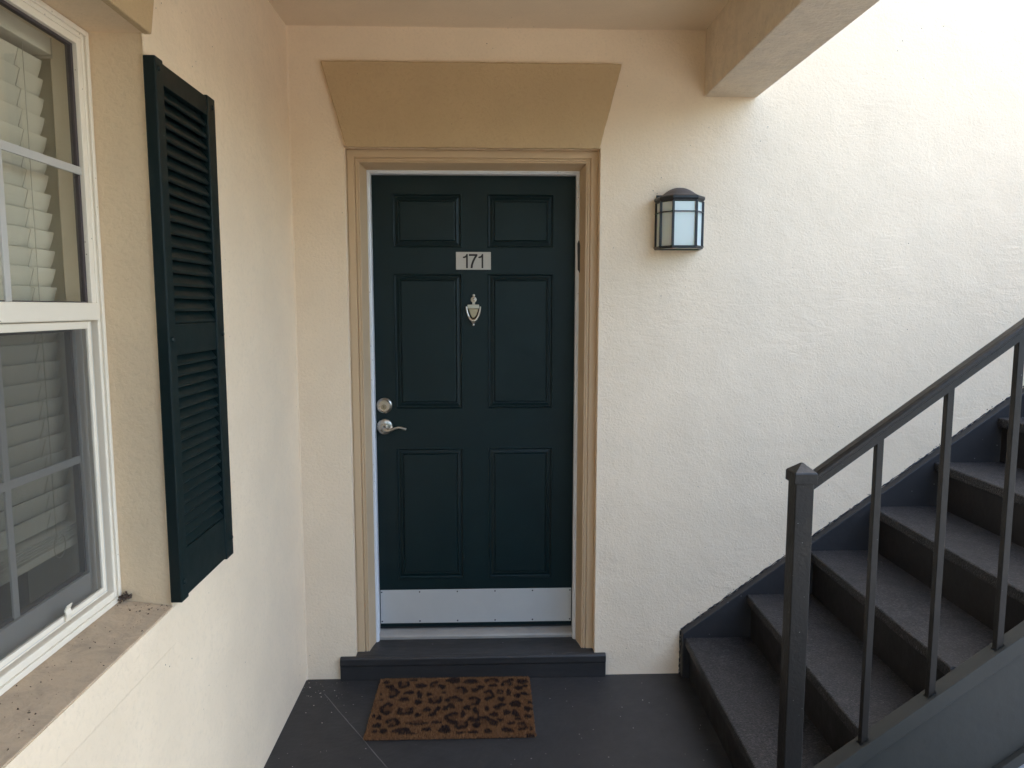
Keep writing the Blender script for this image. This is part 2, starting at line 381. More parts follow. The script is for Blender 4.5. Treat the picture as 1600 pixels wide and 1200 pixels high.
# ================================================================== DOOR FRAME
def u_profile(prof, xl, xr, zt, z0):     # prof: (offset inward, y) swept up the left jamb, across the head and down the right jamb
    m_ = MB(); n = len(prof); rows = []
    for (d, y) in prof:
        rows.append([(xl+d, y, z0), (xl+d, y, zt-d), (xr-d, y, zt-d), (xr-d, y, z0)])
    vs = [p for r in rows for p in r]; fs = []
    for i in range(n-1):
        for k in range(3): fs.append((i*4+k, i*4+k+1, (i+1)*4+k+1, (i+1)*4+k))
    return m_.add(vs, fs)
df = thing('door_frame', (-.06, .08, .105), 'tan moulded door frame with white weatherstrip around the green door', 'door frame')
cx0, cx1, cz = OX0+.0012, OX1-.0012, OZ-.0012
P1 = [(0,.30),(0,.046),(.002,.042),(.004,.040),(.031,.040),(.0325,.042),(.0335,.0475),(.036,.0475),(.037,.043),(.0385,.0415),(.043,.0415),(.0445,.043),(.0455,.0465),(.0475,.0465),(.0485,.043),(.050,.0425),(.0525,.044),(.0535,.050),(.060,.09),(.068,.128),(.068,.30)]
obj('casing', u_profile(P1, cx0, cx1, cz, .1055), 'casing', df)
P2 = [(.0675,.30),(.0675,.131),(.069,.1295),(.074,.1295),(.0755,.133),(.077,.134),(.0805,.137),(.0815,.142),(.0805,.150),(.0785,.156),(.0785,.30)]
obj('weatherstrip', u_profile(P2, cx0, cx1, cz, .1055), 'white', df, label='white weatherstrip')
cl = MB(); cl.tube(*seam((OX1-.0012, .036, .106), (OX1-.0012, .036, OZ-.004), .0035), 6); cl.tube(*seam((OX0+.0012, .038, .106), (OX0+.0012, .038, OZ-.004), .0022), 6)
cl.tube(*seam((OX0, .036, OZ-.0015), (OX1, .036, OZ-.0015), .0028), 6)
obj('caulk', cl, 'casing', df, smooth=True)

# ================================================================== DOOR
DY = .190; DX0, DX1, DZ0, DZ1 = -.5085, .388, .152, 2.236
door = thing('door', (-.06, DY, .15), 'dark teal six-panel front door numbered 171', 'door')
panels = [(-.421,1.898,-.115,2.131),(-.003,1.898,.292,2.131),(-.421,1.178,-.115,1.785),(-.003,1.178,.293,1.785),(-.421,.380,-.115,.999),(-.003,.380,.292,.999)]
xs = sorted({DX0, DX1, -.421, -.115, -.003, .2925}); zs = sorted({DZ0, DZ1, 2.131, 1.898, 1.785, 1.178, .999, .380})
panels = [(p[0], p[1], .2925 if p[2] > 0 else p[2], p[3]) for p in panels]
sl = MB()
def inpanel(x, z): return any(p[0] < x < p[2] and p[1] < z < p[3] for p in panels)
for i in range(len(xs)-1):
    for j in range(len(zs)-1):
        if not inpanel((xs[i]+xs[i+1])/2, (zs[j]+zs[j+1])/2): sl.quad((xs[i],DY,zs[j]),(xs[i+1],DY,zs[j]),(xs[i+1],DY,zs[j+1]),(xs[i],DY,zs[j+1]))
sl.quad((DX0,DY,DZ0),(DX0,DY+.044,DZ0),(DX0,DY+.044,DZ1),(DX0,DY,DZ1)); sl.quad((DX1,DY,DZ0),(DX1,DY+.044,DZ0),(DX1,DY+.044,DZ1),(DX1,DY,DZ1))
sl.quad((DX0,DY+.044,DZ0),(DX1,DY+.044,DZ0),(DX1,DY+.044,DZ1),(DX0,DY+.044,DZ1)); sl.quad((DX0,DY,DZ1),(DX1,DY,DZ1),(DX1,DY+.044,DZ1),(DX0,DY+.044,DZ1)); sl.quad((DX0,DY,DZ0),(DX1,DY,DZ0),(DX1,DY+.044,DZ0),(DX0,DY+.044,DZ0))
obj('slab', sl, 'door', door)
PP = [(0,0),(.0022,-.0022),(.0045,-.0026),(.0065,-.001),(.0085,.0065),(.011,.0075),(.014,.0072),(.0245,.0028),(.0268,.0032),(.0282,.0075),(.0305,.0078),(.0325,.003),(.035,.0018)]
for (x0, z0, x1, z1) in panels:
    m_ = MB(); vs = []; fs = []
    for (d, y) in PP:
        vs += [(x0+d,DY+y,z0+d),(x1-d,DY+y,z0+d),(x1-d,DY+y,z1-d),(x0+d,DY+y,z1-d)]
    for i in range(len(PP)-1):
        for k in range(4): fs.append((i*4+k, i*4+(k+1) % 4, (i+1)*4+(k+1) % 4, (i+1)*4+k))
    k = (len(PP)-1)*4; fs.append((k, k+1, k+2, k+3))
    obj('raised_panel', m_.add(vs, fs), 'door', door)
kp = obj('kick_plate', MB().box(-.505, DY-.0022, .168, .384, DY-.0002, .329), 'kick', door, bevel=.0006)
for i in range(6):
    for z in (.178, .319):
        x = -.499 + i*(.877/5)
        obj('screw', MB().lathe([(.0035,-.0037),(.0030,-.0044),(.0005,-.0042)][::-1]+[(.0035,-.0022)], (x, DY, z), 'Y', 10), 'gasket', kp)
obj('door_sweep', MB().box(-.508, DY-.004, .1455, .387, DY+.03, .1515), 'rubber', door)
hg = MB().prism([(.3935,.1285,1.912),(.3985,.1275,1.925),(.4045,.1195,1.905),(.4075,.1165,1.800),(.4035,.1215,1.785),(.3955,.1275,1.80)], (-.0035,-.003,0))
obj('hinge_leaf', hg, 'black', door, label='dark bent metal leaf on the hinge side')
# --- number plate 171
npx0, npx1, npz0, npz1 = -.1425, .0125, 1.802, 1.8795
npl = obj('number_plate', MB().box(npx0, DY-.003, npz0, npx1, DY-.0003, npz1), 'plate', door, bevel=.0006)
def npt(px, py): return (npx0 + (px-105)/473*(npx1-npx0), DY-.0045, npz1 - (py-118)/237*(npz1-npz0))
one = lambda o: [(o+43,335),(o+66,335),(o+66,145),(o+48,145),(o+42,160),(o+28,174),(o+0,183),(o+0,200),(o+28,199),(o+43,191)]
seven = [(281,146),(397,146),(397,168),(372,205),(350,250),(335,295),(330,335),(302,335),(308,290),(325,240),(345,200),(362,172),(281,172)]
for pts in (one(200), seven, one(409)):
    obj('digit', MB().prism([npt(*p) for p in pts], (0, .0013, 0)), 'digit', npl)
# --- knocker
K = .000336
def kp_(px, py, y=0): return (-.0655 + (px-342)*K*1.0, DY - y, 1.693 - (py-688)*K)
kn = obj('door_knocker', MB().prism([kp_(*p) for p in ((262,828),(418,828),(402,905),(380,960),(356,1005),(326,1005),(302,960),(280,905))], (0, -.010, 0)), 'nickel_worn', door, bevel=.003, label='nickel urn-shaped door knocker')
k_ = MB(); k_.lathe([(.001,0),(.0115,-.001),(.0135,-.004),(.0125,-.007),(.0085,-.008),(.006,-.005),(.003,-.007),(.0005,-.0075)], kp_(344,758), 'Y', 20)
k_.lathe([(.0005,.008),(.005,.0065),(.007,.002),(.0055,-.003),(.003,-.007),(.0045,-.010)], kp_(345,708,.004), 'Z', 14)
k_.box(kp_(326,795)[0], DY-.008, kp_(0,828)[2], kp_(362,795)[0], DY, kp_(0,790)[2])
obj('finial', k_, 'nickel', kn, smooth=True)
obj('pivot_bar', MB().box(kp_(262,0)[0], DY-.019, kp_(0,876)[2], kp_(416,0)[0], DY-.0105, kp_(0,822)[2]), 'nickel', kn, bevel=.002)
pts = []
for i in range(25):
    u = i/24; a = math.pi*u
    x = 340 - 92*math.cos(a)*(1 - .18*math.sin(a)); y = 850 + 185*math.sin(a)**.85
    pts.append(kp_(x, y, .014 + .004*math.sin(a)))
k_ = MB().tube(pts, [.0042 + .0035*max(0, math.sin(math.pi*i/24)-.75)*4 for i in range(25)], 10)
k_.lathe([(.0005,.010),(.009,.008),(.011,.002),(.0085,-.005),(.004,-.011),(.0055,-.015),(.005,-.019),(.0005,-.022)], kp_(340,1042,.014), 'Z', 16)
obj('striker', k_, 'nickel', kn, smooth=True)
# --- deadbolt
db = obj('deadbolt', MB().lathe([(.0355,-.0003),(.0355,-.006),(.033,-.009),(.030,-.0105),(.029,-.016),(.026,-.0195),(.0245,-.0195),(.024,-.0175),(.017,-.0175),(.0165,-.020),(.0005,-.0205)], (-.470, DY, 1.194), 'Y', 40), 'nickel', door, smooth=True)
obj('key_cylinder', MB().lathe([(.012,-.0205),(.0118,-.0225),(.0075,-.023),(.007,-.0215),(.0005,-.0215)], (-.470, DY, 1.190), 'Y', 24), 'nickel_worn', db, smooth=True)
obj('keyhole', MB().box(-.4711, DY-.0225, 1.184, -.4689, DY-.0216, 1.196), 'rubber', db)
# --- lever handle
lv = obj('lever_handle', MB().lathe([(.0355,-.0003),(.0355,-.005),(.034,-.0085),(.028,-.0115),(.015,-.013),(.0145,-.028),(.0005,-.028)], (-.470, DY, 1.098), 'Y', 40), 'nickel', door, smooth=True)
pts = [(-.470,DY-.030,1.094),(-.462,DY-.045,1.089),(-.448,DY-.050,1.087),(-.432,DY-.052,1.091),(-.418,DY-.053,1.0975),(-.404,DY-.054,1.1015),(-.391,DY-.054,1.1005),(-.378,DY-.053,1.096),(-.368,DY-.052,1.093)]
obj('lever', MB().tube(pts, [.0125,.0115,.0085,.0062,.0052,.0052,.0055,.006,.0056], 14), 'nickel', lv, smooth=True)
obj('key_cylinder', MB().lathe([(.0085,-.012),(.0083,-.016),(.0065,-.0165),(.0055,-.0155),(.0005,-.0155)], (-.4795, DY, 1.0845), 'Y', 20), 'nickel_worn', lv, smooth=True)
obj('keyhole', MB().box(-.4803, DY-.0168, 1.0805, -.4787, DY-.0156, 1.0885), 'rubber', lv)

# ================================================================== DOORMAT
MX0, MX1, MY0, MY1 = -.478, .176, -.468, -.026
mat_t = thing('doormat', ((MX0+MX1)/2, (MY0+MY1)/2, .0), 'brown coir doormat with dark leopard print below the step', 'doormat')
obj('backing', MB().box(MX0+.004, MY0+.004, .0005, MX1-.004, MY1-.004, .006), 'matback', mat_t)
SPOTS = [[-0.4284,-0.096,0.0196,0.0159,-15],[-0.4475,-0.0585,0.0157,0.0142,0],[-0.339,-0.1474,0.0228,0.0144,5],[-0.296,-0.0934,0.0258,0.02,0],[-0.204,-0.1034,0.0144,0.0218,30],[-0.3558,-0.1993,0.0225,0.0167,0],[-0.2943,-0.1659,0.0111,0.0325,10],[-0.2939,-0.2215,0.0169,0.0202,0],[-0.2543,-0.1625,0.0111,0.0172,40],[-0.2545,-0.2781,0.0175,0.0159,30],[-0.2871,-0.3167,0.0154,0.0137,0],[-0.2133,-0.2777,0.0107,0.0248,-20],[-0.2277,-0.3119,0.0192,0.0138,35],[-0.2092,-0.3695,0.0212,0.0099,0],[-0.2428,-0.4169,0.0195,0.0144,10],[-0.1734,-0.4168,0.0232,0.0282,0],[-0.156,-0.0529,0.0315,0.0257,0],[-0.1935,-0.1503,0.0112,0.0096,0],[-0.1586,-0.2547,0.0157,0.0216,20],[-0.1811,-0.2717,0.0122,0.0178,0],[-0.092,-0.2685,0.0166,0.0196,-15],[-0.0798,-0.0636,0.0314,0.0204,0],[-0.0627,-0.1354,0.0174,0.0175,-40],[-0.0385,-0.1118,0.0155,0.0178,0],[0.0168,-0.0988,0.0207,0.0119,0],[0.0798,-0.1593,0.0102,0.0289,0],[0.1247,-0.1221,0.0195,0.0177,0],[0.1425,-0.0709,0.0251,0.0203,5],[0.117,-0.1842,0.0141,0.0208,0],[0.1479,-0.1711,0.0203,0.0133,-30],[0.0485,-0.2071,0.016,0.0167,0],[0.107,-0.2483,0.0247,0.0254,0],[0.0526,-0.251,0.0148,0.0144,0],[0.0302,-0.2681,0.0147,0.0196,0],[-0.0114,-0.2773,0.0098,0.0213,0],[-0.0549,-0.296,0.0107,0.0334,15],[0.0176,-0.3217,0.0183,0.0172,0],[0.0684,-0.3087,0.0155,0.0191,0],[0.1043,-0.3185,0.0144,0.0294,20],[0.1544,-0.2854,0.0171,0.0177,0],[0.1514,-0.3397,0.0163,0.0136,-30],[0.0171,-0.3827,0.0179,0.0181,0],[-0.0509,-0.3927,0.015,0.0205,0],[-0.073,-0.3508,0.0143,0.0168,0],[0.0829,-0.3849,0.0165,0.0115,15],[0.0677,-0.4287,0.0255,0.0159,-20],[-0.0074,-0.4342,0.0148,0.0175,0],[-0.064,-0.4402,0.0207,0.0126,0],[0.1538,-0.463,0.0183,0.0078,-8],[-0.45,-0.1999,0.008,0.0093,0],[-0.4565,-0.1558,0.0061,0.0086,0],[-0.1075,-0.3158,0.0106,0.0259,0],[-0.3389,-0.4232,0.036,0.0208,0],[-0.3003,-0.4402,0.0276,0.0071,0],[-0.408,-0.4225,0.0166,0.0159,0],[-0.4422,-0.4238,0.0101,0.0111,0],[-0.4391,-0.3839,0.0187,0.0164,0],[-0.4393,-0.3303,0.0105,0.0187,0],[-0.4613,-0.3169,0.0067,0.012,0],[0.1124,-0.3569,0.0143,0.0101,-20],[0.1537,-0.1083,0.0103,0.0119,0],[0.1608,-0.4238,0.0056,0.0128,0],[-0.3319,-0.0451,0.0189,0.0092,0],[0.0933,-0.0561,0.0158,0.0123,0],[0.1645,-0.2366,0.0099,0.0128,0],[-0.1122,-0.4425,0.0184,0.0079,0],[0.041,-0.3587,0.0142,0.01,0],[-0.4097,-0.1479,0.0279,0.0368,0,180,100],[-0.4159,-0.2666,0.0292,0.0412,0,0,80],[-0.3701,-0.0761,0.0249,0.0344,0,90,70],[-0.3413,-0.2822,0.034,0.0336,0,90,90],[-0.381,-0.3655,0.0283,0.0283,0,215,40],[-0.2848,-0.3645,0.0448,0.0217,0,90,190],[-0.2343,-0.0905,0.0217,0.0342,0,-45,190],[-0.2262,-0.2008,0.03,0.0356,0,100,120],[-0.129,-0.138,0.0347,0.0332,0,215,170],[-0.1484,-0.2126,0.0349,0.0297,0,270,110],[-0.1447,-0.34,0.0334,0.0375,0,0,90],[-0.1122,-0.3825,0.0291,0.0364,0,90,110],[-0.0661,-0.2199,0.0278,0.0333,0,200,90],[0.0092,-0.0635,0.0314,0.0245,0,270,110],[-0.0065,-0.1754,0.0252,0.0382,0,190,80],[0.0444,-0.1533,0.0153,0.0193,0,0,1],[0.074,-0.0908,0.0229,0.0282,0,270,90],[-0.0254,-0.369,0.0416,0.0351,0,270,170],[0.1243,-0.4066,0.0224,0.0277,0,180,80]]
nb = 90000
bx = rng.uniform(MX0, MX1, nb); by = rng.uniform(MY0, MY1, nb)
dark = np.zeros(nb); mid = np.zeros(nb, bool)
for s in SPOTS:
    cx, cy, rx, ry = s[:4]; th_ = math.radians(-s[4]) if len(s) == 5 else 0
    dx = (bx-cx); dy = (by-cy)
    if len(s) == 5:
        a_ = math.radians(s[4]); c_, s__ = math.cos(a_), math.sin(a_)
        ex = (dx*c_ + dy*s__)/rx; ey = (-dx*s__ + dy*c_)/ry
        ang = np.arctan2(ey, ex); rr = np.hypot(ex, ey)*(1+.10*np.sin(3*ang+cx*70)+.08*np.sin(5*ang+cy*90))
        dark = np.maximum(dark, rr < 1.0)
    else:
        ex = dx/rx; ey = dy/ry; ang = np.arctan2(ey, ex); rr = np.hypot(ex, ey)
        wb = 1+.08*np.sin(4*ang+cx*50)
        inner = .47+.10*np.sin(3*ang+cy*60)
        gap = np.abs((np.degrees(ang)-s[5]+180) % 360-180) < s[6]/2
        mid |= rr < .6
        dark = np.maximum(dark, (rr*wb < 1.06) & (rr > inner) & ~gap)
pz = rng.normal(0, 1, nb)
mi = np.where(dark > 0, np.where(rng.random(nb) < .55, 3, 4), np.where(rng.random(nb) < .25, 1, np.where(rng.random(nb) < .35, 2, 0)))
flip = rng.random(nb)
mi = np.where((dark > 0) & (flip < .14), 1, mi)
mi = np.where((dark == 0) & mid & (rng.random(nb) < .75), 1, mi)
az = rng.uniform(0, 2*np.pi, nb); ln = rng.uniform(.010, .0155, nb); wd = rng.uniform(.0009, .0018, nb)
tx = rng.normal(0, .0030, nb); ty = rng.normal(-.0008, .0030, nb)
edge = np.minimum(np.minimum(bx-MX0, MX1-bx), np.minimum(by-MY0, MY1-by)); ln = ln*np.clip(.55+edge/.012, 0, 1)
z0 = .0045
V = np.empty((nb, 3, 3)); ox, oy = np.cos(az)*wd, np.sin(az)*wd
orx, ory = (MX0+MX1)/2, (MY0+MY1)/2
V[:, 0] = np.stack([bx-ox-orx, by-oy-ory, np.full(nb, z0)], 1); V[:, 1] = np.stack([bx+ox-orx, by+oy-ory, np.full(nb, z0)], 1)
V[:, 2] = np.stack([bx+tx-orx, by+ty-ory, z0+ln], 1)
me = bpy.data.meshes.new('coir_pile'); me.vertices.add(nb*3); me.vertices.foreach_set('co', V.ravel())
me.loops.add(nb*3); me.loops.foreach_set('vertex_index', np.arange(nb*3)); me.polygons.add(nb)
me.polygons.foreach_set('loop_start', np.arange(0, nb*3, 3)); me.polygons.foreach_set('loop_total', np.full(nb, 3))
for i in range(5): me.materials.append(M['coir%d' % i])
me.polygons.foreach_set('material_index', mi.astype(np.int32)); me.update(); me.validate()
pile = bpy.data.objects.new('coir_pile', me); scene.collection.objects.link(pile); pile.parent = mat_t

# ================================================================== WALL LAMP
LC = .797
lamp = thing('wall_lantern', (LC, 0, 1.88), 'black half-octagon wall lantern with white panes between door and stairs', 'wall lamp')
def plan(k, y0=0): return [(LC-.093*k,y0),(LC-.093*k,-.018*k),(LC-.086*k,-.062*k),(LC-.047*k,-.107*k),(LC+.047*k,-.107*k),(LC+.086*k,-.062*k),(LC+.093*k,-.018*k),(LC+.093*k,y0)]
def plan6(k): return [(LC-.093*k,-.001),(LC-.086*k,-.060*k),(LC-.047*k,-.107*k),(LC+.047*k,-.107*k),(LC+.086*k,-.060*k),(LC+.093*k,-.001)]
def loft(rings, closed=True):
    m_ = MB(); n = len(rings[0]); vs = [p for r in rings for p in r]; fs = []
    for i in range(len(rings)-1):
        for k in range(n): fs.append((i*n+k, i*n+(k+1) % n, (i+1)*n+(k+1) % n, (i+1)*n+k))
    fs.append(tuple(range(n))[::-1]); fs.append(tuple(range((len(rings)-1)*n, len(rings)*n)))
    return m_.add(vs, fs)
ring = lambda k, z: [(x, y, z) for x, y in plan6(k)]
obj('back_plate', MB().box(LC-.094, -.006, 1.874, LC+.094, -.0005, 2.10), 'black', lamp, bevel=.001)
zt = 2.066
obj('top_rim', loft([ring(.97, zt-.004), ring(1.03, zt-.002), ring(1.04, zt+.004), ring(1.07, zt+.006), ring(1.09, zt+.010), ring(1.09, zt+.017), ring(1.05, zt+.021)]), 'black', lamp)
rings = []
for i in range(13):
    u = i/12; k = 1.04*(1-u)**.5 if u < 1 else .02
    k = [1.04, .93, .80, .72, .65, .58, .51, .44, .37, .29, .21, .12, .03][i]
    z = zt + .0205 + .043*[0, .10, .22, .34, .46, .58, .69, .78, .86, .925, .97, .993, 1][i]
    rings.append([(LC+(x-LC), min(y, -.0015), z) for x, y in plan6(k)] if k > .5 else [(LC+(x-LC), min(y, -.0015), z) for x, y in plan6(k)])
obj('cap', loft(rings), 'cap', lamp, smooth=True)
zb = 1.885
P6 = plan6(1.0)
def frame_ring(k0, k1, z0, z1):
    m_ = MB(); a0, a1 = plan6(k0), plan6(k1); n = 6
    for i in range(n-1):
        m_.hexa([(a1[i][0],a1[i][1],z0),(a0[i][0],a0[i][1],z0),(a0[i+1][0],a0[i+1][1],z0),(a1[i+1][0],a1[i+1][1],z0),
                 (a1[i][0],a1[i][1],z1),(a0[i][0],a0[i][1],z1),(a0[i+1][0],a0[i+1][1],z1),(a1[i+1][0],a1[i+1][1],z1)])
    return m_
obj('bottom_rim', MB().add(*[(m.v, m.f) for m in [frame_ring(1.05, .93, zb-.010, zb)]][0]), 'black', lamp)
obj('lower_band', frame_ring(1.09, 1.0, zb-.004, zb+.0005), 'black', lamp)
obj('wire_band', frame_ring(1.065, 1.02, 2.0205, 2.0245), 'black', lamp)
for (x, y) in P6:
    d_ = Vector((x-LC, y+.03, 0)).normalized()*.001
    xx, yy = x+d_.x, min(y+d_.y, -.0062)
    obj('corner_bar', MB().box(xx-.0048, yy-.0045, zb-.002, xx+.0048, yy+.0045 if yy < -.02 else yy+.002, zt), 'black', lamp, bevel=.001)
g6 = plan6(.965)
for i in range(5):
    (x0, y0), (x1, y1) = g6[i], g6[i+1]; y0 = min(y0, -.0065); y1 = min(y1, -.0065)
    n_ = Vector((y1-y0, -(x1-x0), 0)).normalized()*-.002
    obj('glass_pane', MB().prism([(x0,y0,zb),(x1,y1,zb),(x1,y1,zt-.001),(x0,y0,zt-.001)], tuple(-n_)), 'opal', lamp)
bt = plan6(.93); obj('bottom_glass', MB().prism([(x, min(y, -.0065), zb-.007) for x, y in bt], (0, 0, .003)), 'opal', lamp)

# ================================================================== SHUTTER
SY0, SY1, SZ0, SZ1 = -1.266, -.896, .889, 2.2215
SXF = -.777
shut = thing('window_shutter', (WX, (SY0+SY1)/2, SZ0), 'dark green louvred shutter screwed to the left wall', 'shutter')
for (y0, y1) in ((SY0, SY0+.042), (SY1-.056, SY1)):
    zc = .010
    s_ = MB().prism([(WX+.0005,y0,SZ0),(WX+.0005,y1,SZ0),(WX+.0005,y1,SZ1),(WX+.0005,y0,SZ1)], (SXF-WX-.0005, 0, 0))
    obj('stile', s_, 'shutter', shut, bevel=.003)
LY0, LY1 = SY0+.0425, SY1-.0565
for (z0, z1, xo) in ((2.165, SZ1-.006, -.0025), (1.514, 1.592, -.003), (SZ0+.006, 1.018, -.0025)):
    obj('rail', MB().box(WX+.002, LY0, z0, SXF+xo, LY1, z1), 'shutter', shut, bevel=.0015)
obj('back_panel', MB().box(WX+.0008, LY0, SZ0+.01, WX+.0018, LY1, SZ1-.01), 'shutter', shut)
def louvre(z, p):
    y0, y1 = LY0+.001, LY1-.001
    pr = [(-.8015, z+p*.97), (-.7985, z+p*1.02), (-.7820, z+p*.24), (-.7815, z+p*.12), (-.7835, z+p*.02), (-.7865, z)]
    return MB().prism([(x, y0, zz) for x, zz in pr], (0, y1-y0, 0))
protoU = None
def copy_part(o, dz, parent):
    c = o.copy(); scene.collection.objects.link(c); c.parent = parent; c.location = (0, 0, dz); return c
for (z0, z1, n) in ((1.592, 2.165, 18), (1.018, 1.514, 18)):
    p = (z1-z0)/n
    base = obj('louvre', louvre(z0, p), 'shutter', shut, bevel=.0006)
    for i in range(1, n): copy_part(base, i*p, shut)
for (y, z) in ((SY0+.017,2.196),(SY1-.020,2.195),(SY0+.021,1.555),(SY1-.016,1.557),(SY0+.019,.938),(SY1-.014,.944)):
    obj('screw', MB().lathe([(.0075,SXF-.0005),(.0072,SXF+.002),(.005,SXF+.0038),(.001,SXF+.0042)], (0, y, z), 'X', 16), 'shutter', shut, smooth=True)

# ================================================================== WINDOW
win = thing('window', (XF, -1.72, .88), 'white single-hung window with an insect screen over its lower half', 'window')
fy0, fy1, fz0, fz1 = WY0+.001, WY1-.001, .8975, WZ1-.001
def ring_rect(y0, y1, z0, z1, wy, wz0, wz1, x0, x1, m_=None):
    m_ = m_ or MB()
    m_.box(x0, y0, z0, x1, y0+wy, z1); m_.box(x0, y1-wy, z0, x1, y1, z1)
    m_.box(x0, y0+wy, z1-wz1, x1, y1-wy, z1); m_.box(x0, y0+wy, z0, x1, y1-wy, z0+wz0); return m_
obj('frame', ring_rect(fy0, fy1, fz0, fz1, .022, .030, .022, XF-.075, XF-.0005), 'win_white', win, bevel=.0025)
obj('outer_lip', ring_rect(fy0+.0005, fy1-.0005, fz0+.0003, fz1-.0005, .012, .014, .012, XF-.0003, XF+.006), 'win_white', win, bevel=.002)
# upper sash
uy0, uy1, uz0, uz1 = fy0+.0225, fy1-.0225, 1.604, fz1-.0225
us = obj('upper_sash', ring_rect(uy0, uy1, uz0, uz1, .018, .018, .016, XF-.028, XF-.002), 'win_white', win, bevel=.0015)
obj('gasket', ring_rect(uy0+.0182, uy1-.0182, uz0+.0182+.022, uz1-.0162, .009, .003, .006, XF-.024, XF-.012), 'gasket', us)
obj('meeting_rail', MB().box(XF-.050, uy0-.0, 1.603, XF+.004, uy1, 1.6445), 'win_white', win, bevel=.003)
ug = (uy0+.0185, uy1-.0185, 1.6447, uz1-.0165)
obj('glass', MB().box(XF-.0185, ug[0], ug[2], XF-.0155, ug[1], ug[3]), 'glass', us)
mx = MB().box(XF-.014, ug[0], 1.939, XF-.008, ug[1], 1.957)
for y in (-1.585, -1.865):
    mx.box(XF-.0135, y-.009, ug[2], XF-.0085, y+.009, ug[3])
obj('muntin', mx, 'sash_grey', us, bevel=.001)
# lower sash, set further in
ly0, ly1, lz0, lz1 = fy0+.0225, fy1-.0225, fz0+.0305, 1.6025
ls = obj('lower_sash', ring_rect(ly0, ly1, lz0, lz1, .030, .062, .020, XF-.066, XF-.040), 'sash_grey', win, bevel=.002)
obj('gasket', ring_rect(ly0+.0302, ly1-.0302, lz0+.0622, lz1-.0202, .008, .004, .006, XF-.061, XF-.047), 'gasket', ls)
obj('glass', MB().box(XF-.0555, ly0+.031, lz0+.063, XF-.0525, ly1-.031, lz1-.021), 'glass', ls)
mx = MB().box(XF-.051, ly0+.031, 1.262, XF-.045, ly1-.031, 1.280)
for y in (-1.575, -1.855): mx.box(XF-.0505, y-.009, lz0+.063, XF-.0455, y+.009, lz1-.021)
obj('muntin', mx, 'sash_grey', ls, bevel=.001)
# insect screen
sy0, sy1, sz0, sz1 = fy0+.030, fy1-.036, fz0+.0345, 1.6015
sc = obj('insect_screen', ring_rect(sy0, sy1, sz0, sz1, .016, .018, .018, XF-.022, XF-.010), 'win_white', win, bevel=.002, label='thin white screen frame')
obj('screen_mesh', MB().box(XF-.0165, sy0+.016, sz0+.018, XF-.0155, sy1-.016, sz1-.018), 'screen', sc)
sp = MB()
for yy, s__ in ((sy0+.003, 1), (sy1-.003, -1)): sp.box(XF-.0099, yy-.0007, sz0+.004, XF-.0090, yy+.0007, sz1-.004)
sp.box(XF-.0099, sy0+.004, sz0+.0055, XF-.0090, sy1-.004, sz0+.0068)
obj('spline', sp, 'cord', sc)
tb = MB().prism([(XF-.009,-1.478,sz0+.004),(XF-.0065,-1.478,sz0+.006),(XF-.003,-1.478,sz0+.020),(XF-.006,-1.478,sz0+.030),(XF-.001,-1.478,sz0+.041),(XF-.003,-1.478,sz0+.042),(XF-.009,-1.478,sz0+.031),(XF-.0065,-1.478,sz0+.021)], (0, .020, 0))
obj('pull_tab', tb, 'win_white', sc)

# ================================================================== BLIND behind the glass
BXp = -1.035; bY0, bY1 = -2.13, -1.286
bl = thing('window_blind', (BXp, -1.7, 1.02), 'white slatted blind hanging closed behind the window glass', 'window blind')
pitch = .0432; topz = 2.175; nsl = 25
def slat_mesh():
    m_ = MB(); prof = []
    for i in range(9):
        u = i/8 - .5; prof.append((u*.050, .0022*(1-(2*u)**2)))
    A = R(70)
    def tr(a_, h): return (BXp + a_*math.cos(A) + h*math.sin(A)*1.0, topz + a_*math.sin(A) - h*math.cos(A))
    up = [tr(a_, h+.0012) for a_, h in prof]; dn = [tr(a_, h-.0012) for a_, h in prof][::-1]
    return m_.prism([(x, bY0, z) for x, z in up+dn], (0, bY1-bY0, 0))
base = obj('slat', slat_mesh(), 'blind', bl)
for i in range(1, nsl):
    c = copy_part(base, -i*pitch + random.uniform(-.0008, .0008), bl); c.location.y = random.uniform(-.003, .003)
    c.rotation_euler = (random.uniform(-.0012, .0012), 0, 0)
zb_ = topz - nsl*pitch + .012
for i in range(5):
    z = zb_ - i*.0062
    obj('slat', MB().box(BXp-.024, bY0, z, BXp+.024, bY1, z+.0028), 'blind', bl)
obj('bottom_rail', MB().box(BXp-.025, bY0, zb_-.049, BXp+.025, bY1, zb_-.030), 'blind', bl, bevel=.003)
obj('headrail', MB().box(BXp-.028, bY0, 2.212, BXp+.030, bY1+.004, 2.258), 'blind', bl, bevel=.002)
br = MB().box(BXp-.030, bY1+.0045, 2.205, BXp+.032, bY1+.007, 2.266); br.box(BXp-.0305, bY1-.02, 2.2585, BXp+.032, bY1+.007, 2.2605)
br.box(BXp-.010, bY1+.007, 2.222, BXp-.004, bY1+.0085, 2.250); br.box(BXp+.008, bY1+.007, 2.222, BXp+.014, bY1+.0085, 2.250)
obj('bracket', br, 'cord', bl)
for y0 in (-1.385, -1.72, -2.03):
    pts = []
    for i in range(nsl):
        z = topz - i*pitch; pts += [(BXp+.017, y0+.004, z+.020), (BXp+.012, y0-.006, z-.019)]
    obj('ladder_cord', MB().tube(pts, .0008, 5), 'cord', bl)
    obj('lift_cord', MB().tube([(BXp+.021, y0+.012, 2.21), (BXp+.022, y0+.010, 1.6), (BXp+.022, y0+.012, zb_-.02)], .0009, 5), 'cord', bl)
lp = [(BXp+.028, -1.372+.022*math.cos(a_), zb_-.030+.028*math.sin(a_)) for a_ in np.linspace(1.9, 7.4, 24)]
obj('cord_loop', MB().tube(lp, .0011, 6), 'cord', bl)

